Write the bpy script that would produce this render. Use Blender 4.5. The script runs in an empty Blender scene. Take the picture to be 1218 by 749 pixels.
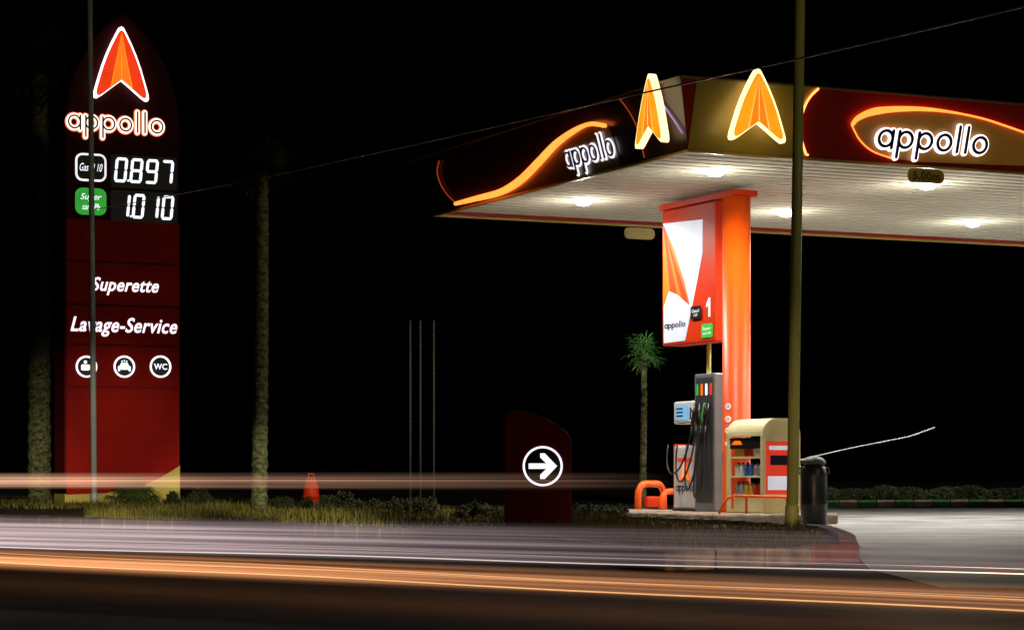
import bpy, bmesh, math, random
from mathutils import Vector, Matrix
random.seed(7)
S=bpy.context.scene; COL=S.collection
F=2830.0; CX=609.0; HY=570.0; H=.65
U=Vector((.905,.425,0)); V=Vector((-.425,.905,0)); ANG=math.atan2(.425,.905)
def gx(px,Y): return (px-CX)/F*Y
def zz(py,Y): return H+(HY-py)/F*Y
def at(px,py,Y): return Vector((gx(px,Y),Y,zz(py,Y)))
def gp(px,py,z=0.0):
    Y=(H-z)*F/(py-HY); return Vector((gx(px,Y),Y,z))
class Face:
    def __init__(s,P,d): s.P=P; s.d=d
    def __call__(s,px,py):
        k=(px-CX)/F; t=(k*s.P.y-s.P.x)/(s.d.x-k*s.d.y); return (t, zz(py,s.P.y+t*s.d.y))
# ---------------------------------------------------------------- materials
def nodes(name):
    m=bpy.data.materials.new(name); m.use_nodes=True; return m,m.node_tree.nodes,m.node_tree.links
def paint(name,c,rough=.5,var=.25,scale=3.0,bump=.1,c2=None,metal=0,bscale=40,stretch=(1,1,1),spec=.5):
    m,n,l=nodes(name); b=n['Principled BSDF']
    b.inputs['Roughness'].default_value=rough; b.inputs['Metallic'].default_value=metal; b.inputs['Specular IOR Level'].default_value=spec
    tc=n.new('ShaderNodeTexCoord'); mp=n.new('ShaderNodeMapping'); mp.inputs['Scale'].default_value=stretch
    l.new(tc.outputs['Object'],mp.inputs['Vector'])
    t=n.new('ShaderNodeTexNoise'); t.inputs['Scale'].default_value=scale; t.inputs['Detail'].default_value=8
    l.new(mp.outputs['Vector'],t.inputs['Vector'])
    r=n.new('ShaderNodeValToRGB'); r.color_ramp.elements[0].position=.3; r.color_ramp.elements[1].position=.72
    a=[x*(1-var) for x in c]; d=[min(1,x*(1+var)) for x in (c2 or c)]
    r.color_ramp.elements[0].color=(*a,1); r.color_ramp.elements[1].color=(*d,1)
    l.new(t.outputs['Fac'],r.inputs['Fac']); l.new(r.outputs['Color'],b.inputs['Base Color'])
    t2=n.new('ShaderNodeTexNoise'); t2.inputs['Scale'].default_value=bscale; t2.inputs['Detail'].default_value=4
    l.new(mp.outputs['Vector'],t2.inputs['Vector'])
    bp=n.new('ShaderNodeBump'); bp.inputs['Strength'].default_value=bump; bp.inputs['Distance'].default_value=.02
    l.new(t2.outputs['Fac'],bp.inputs['Height']); l.new(bp.outputs['Normal'],b.inputs['Normal'])
    return m
def emis(name,c,s,base=.5):
    m,n,l=nodes(name); b=n['Principled BSDF']
    b.inputs['Base Color'].default_value=(c[0]*base,c[1]*base,c[2]*base,1)
    b.inputs['Emission Color'].default_value=(*c,1); b.inputs['Emission Strength'].default_value=s
    t=n.new('ShaderNodeTexNoise'); t.inputs['Scale'].default_value=4
    tc=n.new('ShaderNodeTexCoord'); l.new(tc.outputs['Object'],t.inputs['Vector'])
    mr=n.new('ShaderNodeMapRange'); mr.inputs['To Min'].default_value=s*.8; mr.inputs['To Max'].default_value=s*1.2
    l.new(t.outputs['Fac'],mr.inputs['Value']); l.new(mr.outputs['Result'],b.inputs['Emission Strength'])
    return m
M={}
M['asphalt']=paint('asphalt',(.045,.042,.04),.75,.4,1.2,.5,(.06,.055,.05),bscale=60)
M['ground']=paint('ground',(.03,.026,.02),.95,.5,.8,.6,bscale=20)
M['concrete']=paint('concrete',(.20,.19,.19),.6,.4,.7,.4,(.34,.33,.32),bscale=30)
M['soil']=paint('soil',(.05,.033,.015),.95,.5,4,.8,(.06,.05,.02),bscale=25,spec=.2)
M['kerbw']=paint('kerb pale',(.40,.32,.24),.8,.4,5,.5)
M['kerbt']=paint('kerb tan',(.26,.18,.11),.85,.5,5,.6,(.34,.24,.15),spec=.2)
M['kerbr']=paint('kerb red',(.40,.10,.05),.85,.4,5,.6,spec=.2)
M['kerbd']=paint('kerb unlit tone',(.09,.07,.05),.9,.5,5,.5,spec=.2)  # kerb colour darkened for the stretch that lies unlit
M['kerbg']=paint('kerb green',(.08,.28,.10),.8,.4,5,.5)
M['maroon']=paint('maroon panel',(.25,.010,.005),.40,.15,.6,.03,spec=.2)
M['dimred']=paint('dim red panel',(.035,.002,.0015),.55,.2,.9,.03,spec=.08)  # tower red darkened for the weaker light on the head
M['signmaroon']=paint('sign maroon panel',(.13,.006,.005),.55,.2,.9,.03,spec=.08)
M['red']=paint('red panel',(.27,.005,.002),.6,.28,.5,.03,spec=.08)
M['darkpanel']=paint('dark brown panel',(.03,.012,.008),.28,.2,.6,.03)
M['gold']=paint('gold panel',(.36,.25,.035),.35,.18,.8,.03)
M['goldbase']=paint('pale gold base',(.46,.38,.09),.6,.15,.8,.03,spec=.2)
M['olive']=paint('olive panel',(.13,.075,.012),.35,.25,.8,.03)
M['ochre']=emis('backlit ochre panel',(.55,.24,.03),.10,.5)
M['orange']=paint('orange paint',(.78,.080,.002),.42,.08,1.5,.02,spec=.25)
M['redor']=paint('red orange paint',(.64,.034,.003),.45,.12,1.5,.03,spec=.2)
M['rail']=paint('rail orange paint',(.95,.12,.008),.40,.08,1.5,.02,spec=.3)
M['soffit']=paint('white soffit',(.62,.59,.48),.85,.10,.7,.03,spec=.05)
M['white']=paint('white paint',(.74,.74,.73),.4,.08,2,.03)
M['cream']=paint('cream paint',(.84,.74,.42),.45,.1,2,.05)
M['grey']=paint('grey metal',(.22,.25,.27),.35,.15,3,.03,metal=.3)
M['dgrey']=paint('dark grey',(.05,.055,.06),.4,.2,3,.05)
M['backing']=paint('soffit groove',(.06,.055,.04),.9,.2,3,.05,spec=.05)
M['black']=paint('black',(.01,.01,.012),.35,.2,3,.05)
M['rubber']=paint('rubber',(.015,.015,.015),.5,.2,3,.05)
M['navy']=paint('navy letters',(.012,.012,.04),.3,.1,3,.02)
M['pole']=paint('pole paint',(.62,.62,.18),.45,.35,2,.15,stretch=(1,1,.2))
M['polegrey']=paint('galvanised pole',(.36,.39,.39),.4,.3,2,.15,stretch=(1,1,.2))
M['bark']=paint('palm bark',(.035,.035,.015),.95,.65,9,1.4,(.12,.12,.055),bscale=14,stretch=(1,1,1.6),spec=.1)
M['frond']=paint('palm fronds',(.012,.022,.007),.8,.4,3,.1,(.02,.04,.01),spec=.1)
M['frondb']=paint('bush fronds',(.03,.05,.015),.8,.4,3,.1,(.06,.09,.02),spec=.1)
M['frondg']=paint('bright palm fronds',(.06,.20,.04),.5,.4,3,.1,(.14,.36,.08))
M['leaf']=paint('shrub leaves',(.018,.028,.008),.8,.5,2,.1,(.035,.035,.012),spec=.15)
M['grass']=paint('grass',(.04,.075,.012),.85,.5,1.2,.1,(.15,.11,.025),spec=.15)
M['green']=emis('green label',(.05,.55,.06),.55)
M['lblack']=paint('label black',(.008,.008,.012),.4,.1,3,.02)
M['glow']=emis('white glow',(1,.93,1),1.9)
M['glowside']=emis('side lettering glow',(.95,.90,1),1.2)
M['glowo']=emis('warm glow',(1,.70,.60),1.9)
M['glowrim']=emis('orange rim glow',(1,.20,.08),1.0)
M['glowy']=emis('yellow glow',(1,.78,.38),1.8)
M['neon']=emis('orange neon',(1,.17,.025),3.2)
M['neonhot']=emis('hot neon',(1,.32,.08),3.0)
M['neonred']=emis('red neon',(1,.12,.02),.25)
M['gleammauve']=emis('mauve gleam',(.6,.35,1),.4)
M['emline']=emis('emblem seam',(1,.62,.15),1.1)
M['emy']=emis('emblem yellow',(1,.36,.01),1.0)
M['emy2']=emis('emblem amber',(1,.23,.005),1.0)
M['emr']=emis('emblem red',(.95,.045,.008),.9)
M['emo']=emis('emblem orange',(1,.20,.01),1.0)
M['led']=emis('led white',(.88,.90,1),1.35)
M['signwhite']=emis('sign white',(.95,.92,.95),1.0)
M['boardwhite']=emis('board white',(.82,.86,1),.5,.5)
M['boardred']=emis('board red',(1,.06,.004),.6,.5)
M['boardorange']=emis('board orange',(1,.20,.005),.75,.5)
M['screen']=emis('pump screen',(.25,.55,.85),.6)
M['lamp']=emis('ceiling lens',(.95,.97,1),45)
M['posterred']=emis('poster red',(.9,.05,.02),.5,.6)
# ---------------------------------------------------------------- mesh builder
MP=lambda s,z,o:(s,-o,z)
class MB:
    def __init__(s): s.bm=bmesh.new()
    def f(s,pts):
        vs=[s.bm.verts.new(p) for p in pts]
        try: return s.bm.faces.new(vs)
        except ValueError: return None
    def hexa(s,b,t):
        vb=[s.bm.verts.new(p) for p in b]; vt=[s.bm.verts.new(p) for p in t]; n=len(b)
        s.bm.faces.new(vb[::-1]); s.bm.faces.new(vt)
        for i in range(n): s.bm.faces.new((vb[i],vb[(i+1)%n],vt[(i+1)%n],vt[i]))
        return s
    def box(s,x0,x1,y0,y1,z0,z1):
        return s.hexa([(x0,y0,z0),(x1,y0,z0),(x1,y1,z0),(x0,y1,z0)],[(x0,y0,z1),(x1,y0,z1),(x1,y1,z1),(x0,y1,z1)])
    def slab(s,pts,mp=MP,o0=0,o1=.02):
        return s.hexa([mp(a,b,o0) for a,b in pts],[mp(a,b,o1) for a,b in pts])
    def ring(s,c,r0,r1,mp=MP,o0=0,o1=.02,n=32,ax=1.0,sh=0.0):
        R=[]
        for r,o in ((r0,o0),(r1,o0),(r1,o1),(r0,o1)):
            R.append([s.bm.verts.new(mp(c[0]+r*ax*math.cos(2*math.pi*i/n)+sh*r*math.sin(2*math.pi*i/n),c[1]+r*math.sin(2*math.pi*i/n),o)) for i in range(n)])
        for k in range(4):
            a,b=R[k],R[(k+1)%4]
            for i in range(n): s.bm.faces.new((a[i],a[(i+1)%n],b[(i+1)%n],b[i]))
        return s
    def disc(s,c,r,mp=MP,o0=0,o1=.02,n=32,ax=1.0):
        return s.slab([(c[0]+r*ax*math.cos(2*math.pi*i/n),c[1]+r*math.sin(2*math.pi*i/n)) for i in range(n)],mp,o0,o1)
    def cap(s,p,q,w,mp=MP,o0=0,o1=.02,n=6):
        a=math.atan2(q[1]-p[1],q[0]-p[0]); pts=[]
        for i in range(n+1):
            t=a-math.pi/2+math.pi*i/n; pts.append((q[0]+w/2*math.cos(t),q[1]+w/2*math.sin(t)))
        for i in range(n+1):
            t=a+math.pi/2+math.pi*i/n; pts.append((p[0]+w/2*math.cos(t),p[1]+w/2*math.sin(t)))
        return s.slab(pts,mp,o0,o1)
    def pill(s,x0,z0,x1,z1,r,mp=MP,o0=0,o1=.02):
        pts=[]
        for cx,cz,a in ((x1-r,z1-r,0),(x0+r,z1-r,90),(x0+r,z0+r,180),(x1-r,z0+r,270)):
            for i in range(6):
                t=math.radians(a+i*18); pts.append((cx+r*math.cos(t),cz+r*math.sin(t)))
        return s.slab(pts,mp,o0,o1)
    def tube(s,pts,rs,n=10,caps=True):
        pts=[Vector(p) for p in pts]
        if not hasattr(rs,'__len__'): rs=[rs]*len(pts)
        rings=[]; up=Vector((0,0,1)); prev=None
        for i,p in enumerate(pts):
            d=(pts[min(i+1,len(pts)-1)]-pts[max(i-1,0)]).normalized()
            if prev is None:
                a=d.cross(up if abs(d.z)<.9 else Vector((1,0,0))).normalized()
            else:
                a=(prev-d*prev.dot(d)).normalized()
            prev=a; b=d.cross(a)
            rings.append([s.bm.verts.new(p+(a*math.cos(2*math.pi*k/n)+b*math.sin(2*math.pi*k/n))*rs[i]) for k in range(n)])
        for i in range(len(rings)-1):
            for k in range(n): s.bm.faces.new((rings[i][k],rings[i][(k+1)%n],rings[i+1][(k+1)%n],rings[i+1][k]))
        if caps: s.bm.faces.new(rings[0][::-1]); s.bm.faces.new(rings[-1])
        return s
    def lathe(s,prof,c=(0,0),n=24):
        return s.tube([(c[0],c[1],z) for r,z in prof],[max(r,.0005) for r,z in prof],n)
    def mesh(s,me,fn):
        vs=[s.bm.verts.new(fn(v.co)) for v in me.vertices]
        for p in me.polygons:
            try: s.bm.faces.new([vs[i] for i in p.vertices])
            except ValueError: pass
    def build(s,name,mat,parent=None,bevel=0,smooth=False):
        bmesh.ops.recalc_face_normals(s.bm,faces=s.bm.faces)
        me=bpy.data.meshes.new(name); s.bm.to_mesh(me); s.bm.free()
        me.materials.append(M[mat] if isinstance(mat,str) else mat)
        o=bpy.data.objects.new(name,me); COL.objects.link(o)
        if smooth:
            for p in me.polygons: p.use_smooth=True
        if bevel:
            b=o.modifiers.new('b','BEVEL'); b.width=bevel; b.segments=2; b.limit_method='ANGLE'
        if parent:
            o.parent=parent
            if parent.get('bz'): o.location.z=-parent['bz']
        return o
def thing(name,label,cat,loc,rz=0,group=None):
    o=bpy.data.objects.new(name,None); COL.objects.link(o); o.location=loc; o.rotation_euler=(0,0,rz)
    o['label']=label; o['category']=cat
    if group: o['group']=group
    if abs(loc[2])>1e-6: o['bz']=loc[2]
    return o
def tag(o,label,cat,group=None):
    o['label']=label; o['category']=cat
    if group: o['group']=group
    return o
def struct(o): o['kind']='structure'; return o
def text(mb,body,x0,z0,x1,z1,mp=MP,o=.02,shear=0,bold=0):
    cu=bpy.data.curves.new('t','FONT'); cu.body=body; cu.shear=shear; cu.offset=bold; cu.resolution_u=4
    if bold: cu.space_character=1.06
    ob=bpy.data.objects.new('t',cu); COL.objects.link(ob)
    dg=bpy.context.evaluated_depsgraph_get(); dg.update()
    me=bpy.data.meshes.new_from_object(ob.evaluated_get(dg))
    xs=[v.co.x for v in me.vertices]; ys=[v.co.y for v in me.vertices]
    a,b,c,d=min(xs),max(xs),min(ys),max(ys)
    mb.mesh(me,lambda v: mp(x0+(v.x-a)/(b-a)*(x1-x0), z0+(v.y-c)/(d-c)*(z1-z0), o))
    bpy.data.objects.remove(ob); bpy.data.curves.remove(cu); bpy.data.meshes.remove(me)
def appollo(mb,x0,z0,x1,xh,w,mp=MP,o0=0,o1=.02):
    adv={'a':1.14,'p':1.14,'o':1.12,'l':.50}; word='appollo'
    tot=sum(adv[c] for c in word); kx=(x1-x0)/tot/xh
    r=.5*xh-.11*xh; hw=w*xh/2; x=x0
    for c in word:
        A=adv[c]*kx*xh; cx=x+A/2; cz=z0+.5*xh
        if c in 'apo':
            mb.ring((cx,cz),max(r-hw,.001),r+hw,mp,o0,o1,28,ax=kx)
        if c=='a': mb.cap((cx+r*kx,z0+.05*xh),(cx+r*kx,z0+.9*xh),hw*2*kx**.5,mp,o0,o1+.002)
        if c=='p': mb.cap((cx-r*kx,z0-.38*xh),(cx-r*kx,z0+.9*xh),hw*2*kx**.5,mp,o0,o1+.002)
        if c=='l': mb.cap((cx,z0+.08*xh),(cx,z0+1.35*xh),hw*2*kx**.5,mp,o0,o1)
        x+=A
HALF=[(0,1),(.04,.985),(.10,.90),(.19,.76),(.28,.60),(.36,.43),(.43,.25),(.49,.09),(.5,.03),(.485,-.005),(.44,-.01),(.36,.03),(.25,.10),(.12,.18),(0,.25)]
EM=HALF+[(-x,y) for x,y in HALF[-2:0:-1]]
def emblem(parent,cx,z0,w,h,mp,o,cols,glow='glowy',grow=1.13,thick=.08,sk=0):
    def P(x,y,k=1.0): return (cx+x*k*w+sk*(y-.5)*w, z0+(.42+(y-.42)*k)*h)
    e=MB(); e.slab([P(x,y,grow) for x,y in EM],mp,o,o+thick); e=e.build('emblem',glow,parent)
    a=MB(); a.slab([P(x,y) for x,y in EM],mp,o+thick+.002,o+thick+.01); a.build('emblem_face',cols[0],e)
    a=MB(); a.slab([P(0,.97),P(-.21,.12),P(0,.25)],mp,o+thick+.012,o+thick+.016); a.slab([P(.012,.97),P(.012,.25),P(.21,.12)],mp,o+thick+.012,o+thick+.016)
    a.build('emblem_facet',cols[1],e)
    a=MB()
    for q in ((-.21,.13),(.21,.13),(0,.26)):
        a.slab([P(0,.95),P(q[0]-.010,q[1]),P(q[0]+.010,q[1])],mp,o+thick+.018,o+thick+.022)
    a.build('emblem_line',cols[2],e)
    return e
SEG={'0':'abcdef','1':'bc','8':'abcdefg','9':'abcdfg','7':'abc'}
def digits(parent,st,x0,z0,x1,z1,mp,o):
    n=sum(1 for c in st if c!='.'); W=(x1-x0)/n; h=z1-z0; x=x0; sl=.10
    for c in st:
        mb=MB()
        if c=='.':
            mb.disc((x-W*.03,z0+.03*h),.05*h,mp,o,o+.012,10); mb.build('decimal_point','led',parent); continue
        w=W*.62; t=.125*h
        def q(u,v): return (x+W*.12+u*w+sl*v*h, z0+v*h)
        L={'a':((.1,1),(.9,1)),'b':((1,.93),(1,.57)),'c':((1,.43),(1,.07)),'d':((.1,0),(.9,0)),'e':((0,.43),(0,.07)),'f':((0,.93),(0,.57)),'g':((.1,.5),(.9,.5))}
        for k in SEG[c]:
            a,b=L[k]; mb.cap(q(*a),q(*b),t,mp,o,o+.012,3)
        mb.build('price_digit','led',parent)
        x+=W
# ---------------------------------------------------------------- setting
g=MB(); g.f([(-400,-40,0),(400,-40,0),(400,700,0),(-400,700,0)]); struct(g.build('ground','ground'))
RD=Vector((-.5386,.8425,0)); RN=Vector((.8425,.5386,0))
g=MB()
def rp(t,n): 
    p=Vector((0,0,0))+RD*t+RN*n; return (p.x,p.y,.004)
g.f([rp(-60,-3),rp(-60,9.6),rp(250,9.6),rp(250,-3)]); struct(g.build('road','asphalt'))
A=at(818,178,31.4); A.z=5.0
g=MB()
fc=[gp(1035,678),gp(1120,700),gp(1600,705),Vector((60,30,0)),Vector((60,64,0)),gp(560,601),gp(620,612),gp(820,627),gp(1000,640)]
g.f([(p.x,p.y,.008) for p in fc]); struct(g.build('forecourt','concrete'))
isl=[(-420,612),(0,625),(330,637),(640,656),(790,681),(1022,670),(1017,654),(990,641),(900,634),(700,622),(500,608),(330,602),(0,594),(-420,588)]
IP=[gp(*p) for p in isl]
def inset(P,d):
    out=[]; n=len(P)
    for i in range(n):
        a,b,c=P[i-1],P[i],P[(i+1)%n]
        e1=(b-a).normalized(); e2=(c-b).normalized(); nn=Vector((-(e1+e2).y,(e1+e2).x,0)).normalized()
        out.append(b+nn*d)
    return out
IN=inset(IP,.16)
g=MB(); g.hexa([(p.x,p.y,0) for p in IN],[(p.x,p.y,.10) for p in IN]); struct(g.build('median','soil'))
kw,kr,kd=MB(),MB(),MB()
for i in range(len(IP)):
    a,b=IP[i],IP[(i+1)%len(IP)]; a2,b2=IN[i],IN[(i+1)%len(IP)]
    L=(b-a).length
    n=1 if (L>30 or i==len(IP)-1) else max(1,round(L/.6))
    for k in range(n):
        t0,t1=k/n,(k+1)/n-.02/max(L,.1)
        q=[a.lerp(b,t0),a.lerp(b,t1),a2.lerp(b2,t1),a2.lerp(b2,t0)]
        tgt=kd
        if i==4: tgt=kr if k==n-1 else kw
        if i==3 and k>n-7: tgt=kw
        if i==5: tgt=kr
        if i==6: tgt=kw
        tgt.hexa([(p.x,p.y,.009) for p in q],[(p.x,p.y,.15+random.uniform(-.008,.008)) for p in q])
struct(kw.build('kerb','kerbt',bevel=.015)); struct(kr.build('painted_kerb','kerbr',bevel=.015)); struct(kd.build('unlit_kerb','kerbd',bevel=.015))  # dark blocks carry the missing light in their colour
kw,kg=MB(),MB()
p0,p1=gp(860,605),gp(1420,602); n=26
for k in range(n):
    a=p0.lerp(p1,k/n); b=p0.lerp(p1,(k+.97)/n); d=Vector((0,.3,0))
    (kg if k%2 else kw).hexa([(p.x,p.y,.01) for p in (a,b,b+d,a+d)],[(p.x,p.y,.19) for p in (a,b,b+d,a+d)])
struct(kw.build('far_kerb','kerbw',bevel=.02)); struct(kg.build('far_painted_kerb','kerbg',bevel=.02))
g=MB(); g.f([(p0.x,p0.y+.3,.14),(p1.x+20,p1.y+.3,.14),(p1.x+60,p1.y+60,.14),(p0.x-5,p0.y+60,.14)]); struct(g.build('far_verge','soil'))
PI0=Vector((gx(884,34.2),34.2,0))
g=MB()
def uv(u,v,z,base=PI0): p=base+U*u+V*v; return (p.x,p.y,z)
g.hexa([uv(a,b,.009) for a,b in ((-.75,-.5),(1.3,-.5),(1.3,5.4),(-.75,5.4))],[uv(a,b,.16) for a,b in ((-.75,-.5),(1.3,-.5),(1.3,5.4),(-.75,5.4))])
struct(g.build('pump_island','kerbw',bevel=.03))
# ---------------------------------------------------------------- canopy
CL,CW,FH,SL=18.0,8.5,.90,.25
cn=thing('fuel_station_canopy','large flat canopy with maroon and gold lit fascia standing over the fuel pump','canopy',(A.x,A.y,5.0),ANG)
T=5+FH
def fasc(name,b,t,mat):
    m=MB(); m.hexa([(x,y,5.0) for x,y in b],[(x,y,T) for x,y in t]); return m.build(name,mat,cn)
k=.14
o_=[(0,0),(CL,0),(CL,CW),(0,CW)]; i_=[(k,k),(CL-k,k),(CL-k,CW-k),(k,CW-k)]
ot=[(-SL,-SL),(CL+SL,-SL),(CL+SL,CW+.55),(-SL,CW+.55)]
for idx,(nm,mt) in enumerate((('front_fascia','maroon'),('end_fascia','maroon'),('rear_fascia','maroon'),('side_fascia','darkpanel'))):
    a,b=idx,(idx+1)%4
    fasc(nm,[o_[a],o_[b],i_[b],i_[a]],[ot[a],ot[b],i_[b],i_[a]],mt)
m=MB(); m.f([(k,k,5.10),(CL-k,k,5.10),(CL-k,CW-k,5.10),(k,CW-k,5.10)]); m.build('soffit_backing','backing',cn)
m=MB(); NB=26; bw=(CW-2*k)/NB
for i in range(NB): m.box(k+.002,CL-k-.002,k+i*bw+.034,k+(i+1)*bw-.034,5.045,5.07)
m.build('soffit','soffit',cn)
m=MB(); m.box(k+.01,CL-k-.01,k+.01,CW-k-.01,5.60,5.66); m.build('roof_deck','dgrey',cn)
m=MB()
for x0,x1,y0,y1 in ((-.01,CL,-.01,.05),(-.01,.05,.052,CW-.05),(0,CL,CW-.048,CW+.01)): m.box(x0,x1,y0,y1,4.965,4.998)
m.build('edge_trim','gold',cn)
m=MB()
for a,b in ((0,1),(1,2),(2,3),(3,0)):
    P,Q=ot[a],ot[b]; m.tube([(P[0],P[1],T+.012),(Q[0],Q[1],T+.012)],.02,6)
m.build('top_trim','olive',cn)
FRv=Face(A-V*(SL+.14),U); LFv=Face(A-U*(SL+.2),-V)
FRm=Face(A-V*.2,U); LFm=Face(A-U*.2,-V)
FR=Face(A-V*.16,U); LF=Face(A-U*.16,-V)
def mF(s,z,o): return (s,-(o+SL*(z-5)/FH),z)
def mL(s,z,o): return (-(o+SL*(z-5)/FH),-s,z)
def mFv(s,z,o): return (s,-(o+SL),z)
def mLv(s,z,o): return (-(o+SL),-s,z)
def zc(s,z): return (s,min(max(z,5.004),T-.004))
arc=[(968,107),(960,116),(955,127),(953,140),(954,155),(959,171),(967,187)]
ap=[FR(*p) for p in arc]; ap[0]=(ap[0][0],T-.004); ap[-1]=(ap[-1][0],5.004)
m=MB(); m.slab([(-.0,5.004),(-.0,T-.004)]+[zc(*p) for p in ap],mF,.001,.006); m.build('gold_panel','gold',cn)
def neon(name,pts,fa,mp,r,mat,off=.03,rr=None):
    P=[fa(*p) for p in pts]; P2=[]
    for i in range(len(P)-1):
        a=P[max(i-1,0)];b=P[i];c=P[i+1];d=P[min(i+2,len(P)-1)]
        for j in range(5):
            t=j/5; P2.append(tuple(.5*((2*b[q])+(-a[q]+c[q])*t+(2*a[q]-5*b[q]+4*c[q]-d[q])*t*t+(-a[q]+3*b[q]-3*c[q]+d[q])*t**3) for q in (0,1)))
    P2.append(P[-1]); n=len(P2)-1
    rs=[(rr(i/n) if rr else r) for i in range(n+1)]
    m=MB(); m.tube([mp(p[0],min(max(p[1],5.03),T),off) for p in P2],rs,8); m.build(name,mat,cn,smooth=True); return P2
neon('neon_strip',arc,FR,mF,.015,'neonhot')
top=[(1013,149),(1019,141),(1035,134),(1060,131),(1095,131),(1130,135),(1165,142),(1195,151),(1225,161),(1260,174),(1300,186)]
bot=[(1300,200),(1225,196),(1150,193),(1100,191),(1065,187),(1042,179),(1025,166)]
m=MB(); m.slab([zc(*FR(*p)) for p in top+bot],mF,.001,.02); m.build('leaf_panel','ochre',cn)
neon('neon_strip',top,FR,mF,.022,'neon',.045,lambda t:.014+.036*max(0,1-abs(t-.22)/.3))
neon('neon_strip',[(1013,149),(1025,166),(1042,179),(1065,187)],FR,mF,.010,'neon',.035)
def word(parent,x0,x1,zb,xh,mp,o,glow='glow',letters='navy',w0=.40,w1=.20,d=.03,rim=None):
    if rim:
        m=MB(); appollo(m,x0,zb,x1,xh,w0+.12,mp,o-.02,o-.004); m.build('lettering_rim',rim,parent)
    m=MB(); appollo(m,x0,zb,x1,xh,w0,mp,o,o+d); h=m.build('lettering_glow',glow,parent)
    m=MB(); appollo(m,x0,zb,x1,xh,w1,mp,o+d+.003,o+d+.02); m.build('lettering',letters,h)
s0=FRm(1043,183)[0]; s1=FRm(1178,183)[0]
za=FRm(1110,180)[1]; zb=FRm(1110,157)[1]
word(cn,s0,s1,za,zb-za,mF,.05,w0=.33,w1=.15)
w_=FRv(935,160)[0]-FRv(871,160)[0]; z0=FRv(903,163)[1]; z1=FRv(903,85)[1]
emblem(cn,FRv(903,120)[0],z0,w_/1.10,(z1-z0)/1.03,mFv,.04,('emy','emy2','emline'))
sw=[(560,236),(590,228),(615,214),(640,193),(665,171),(690,155),(708,148),(724,150)]
m=MB(); m.slab([zc(*LF(*p)) for p in sw]+[LF(727,170),(LF(727,196)[0],5.004),(LF(560,246)[0],5.004)],mL,.001,.012); m.build('leaf_panel','olive',cn)
neon('neon_strip',[(536,242),(560,236)]+sw[1:],LF,mL,.034,'neon',.06,lambda t:.03+.030*math.sin(math.pi*min(1,t*1.2)))
neon('neon_strip',[(528,192),(523,204),(523,218),(528,232),(536,242)],LF,mL,.012,'neonred',.03)
neon('neon_strip',[(745,118),(753,135),(757,155),(757,190)],LF,mL,.010,'neonred',.03)
neon('neon_strip',[(784,104),(790,120),(799,140),(806,158)],LF,mL,.012,'gleammauve',.03)  # glowing strip added for the purple reflection on the side fascia
za=LFm(695,193)[1]; zb=LFm(695,172)[1]
word(cn,LFm(665,190)[0],LFm(724,190)[0],za,zb-za,mL,.03,w0=.33,w1=.11,letters='navy',glow='glowside',d=.012)
w_=LFv(786,160)[0]-LFv(754,160)[0]; z0=LFv(770,168)[1]; z1=LFv(770,91)[1]
emblem(cn,LFv(770,130)[0],z0,w_/1.10,(z1-z0)/1.03,mLv,.08,('emy','emy2','emline'),thick=.10)
F0=Face(A,U); s0,z0=F0(1080,211); s1,z1=F0(1123,196)
pl=MB(); pl.pill(s0,4.76,s1,4.955,.09,MP,-.03,.0); pl=pl.build('clearance_sign','gold',cn)
m=MB(); text(m,'5.00m',s0+.08,4.80,s1-.08,4.915,MP,.004,0,.01); m.build('lettering','black',pl)
BF=Face(A+V*CW,U); s0=BF(743,270)[0]; s1=BF(779,270)[0]
pl=MB(); pl.pill(s0,4.76,s1,4.955,.09,lambda s,z,o:(s,CW+.03-o,z),0,.03); pl.build('clearance_sign','gold',cn)
def loc_uv(px,py):
    p=at(px,py,4.35*F/(HY-py))-A; return p.dot(U),p.dot(V)
L1=loc_uv(851,206); L2=loc_uv(694,241)
pts=[(L1[0]+3.62*i,L1[1]) for i in range(-0,5)]+[(L2[0]+3.72*i,L2[1]) for i in range(0,5)]
for i,(u,v) in enumerate(pts):
    h=MB(); h.lathe([(.0,5.04),(.19,5.04),(.20,5.025),(.19,5.012),(.13,5.012)],(u,v)); h=h.build('ceiling_light','white',cn)
    m=MB(); m.lathe([(.115,5.011),(.115,4.985),(.085,4.965),(.04,4.955),(.0,4.952)],(u,v)); m.build('lens','lamp',h,smooth=True)
    P=A+U*u+V*v
    ld=bpy.data.lights.new('canopy_lamp','SPOT'); ld.energy=470; ld.spot_size=math.radians(165); ld.spot_blend=.6; ld.color=(1,.96,.88); ld.shadow_soft_size=.0
    lo=bpy.data.objects.new('canopy_lamp',ld); COL.objects.link(lo); lo.location=(P.x,P.y,4.945)
    ld=bpy.data.lights.new('soffit_fill','POINT'); ld.energy=34; ld.color=(1,.95,.80); ld.shadow_soft_size=.0  # added point below each lamp, no fixture, brightens the soffit
    lo=bpy.data.objects.new('soffit_fill',ld); COL.objects.link(lo); lo.location=(P.x,P.y,4.50)
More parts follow.
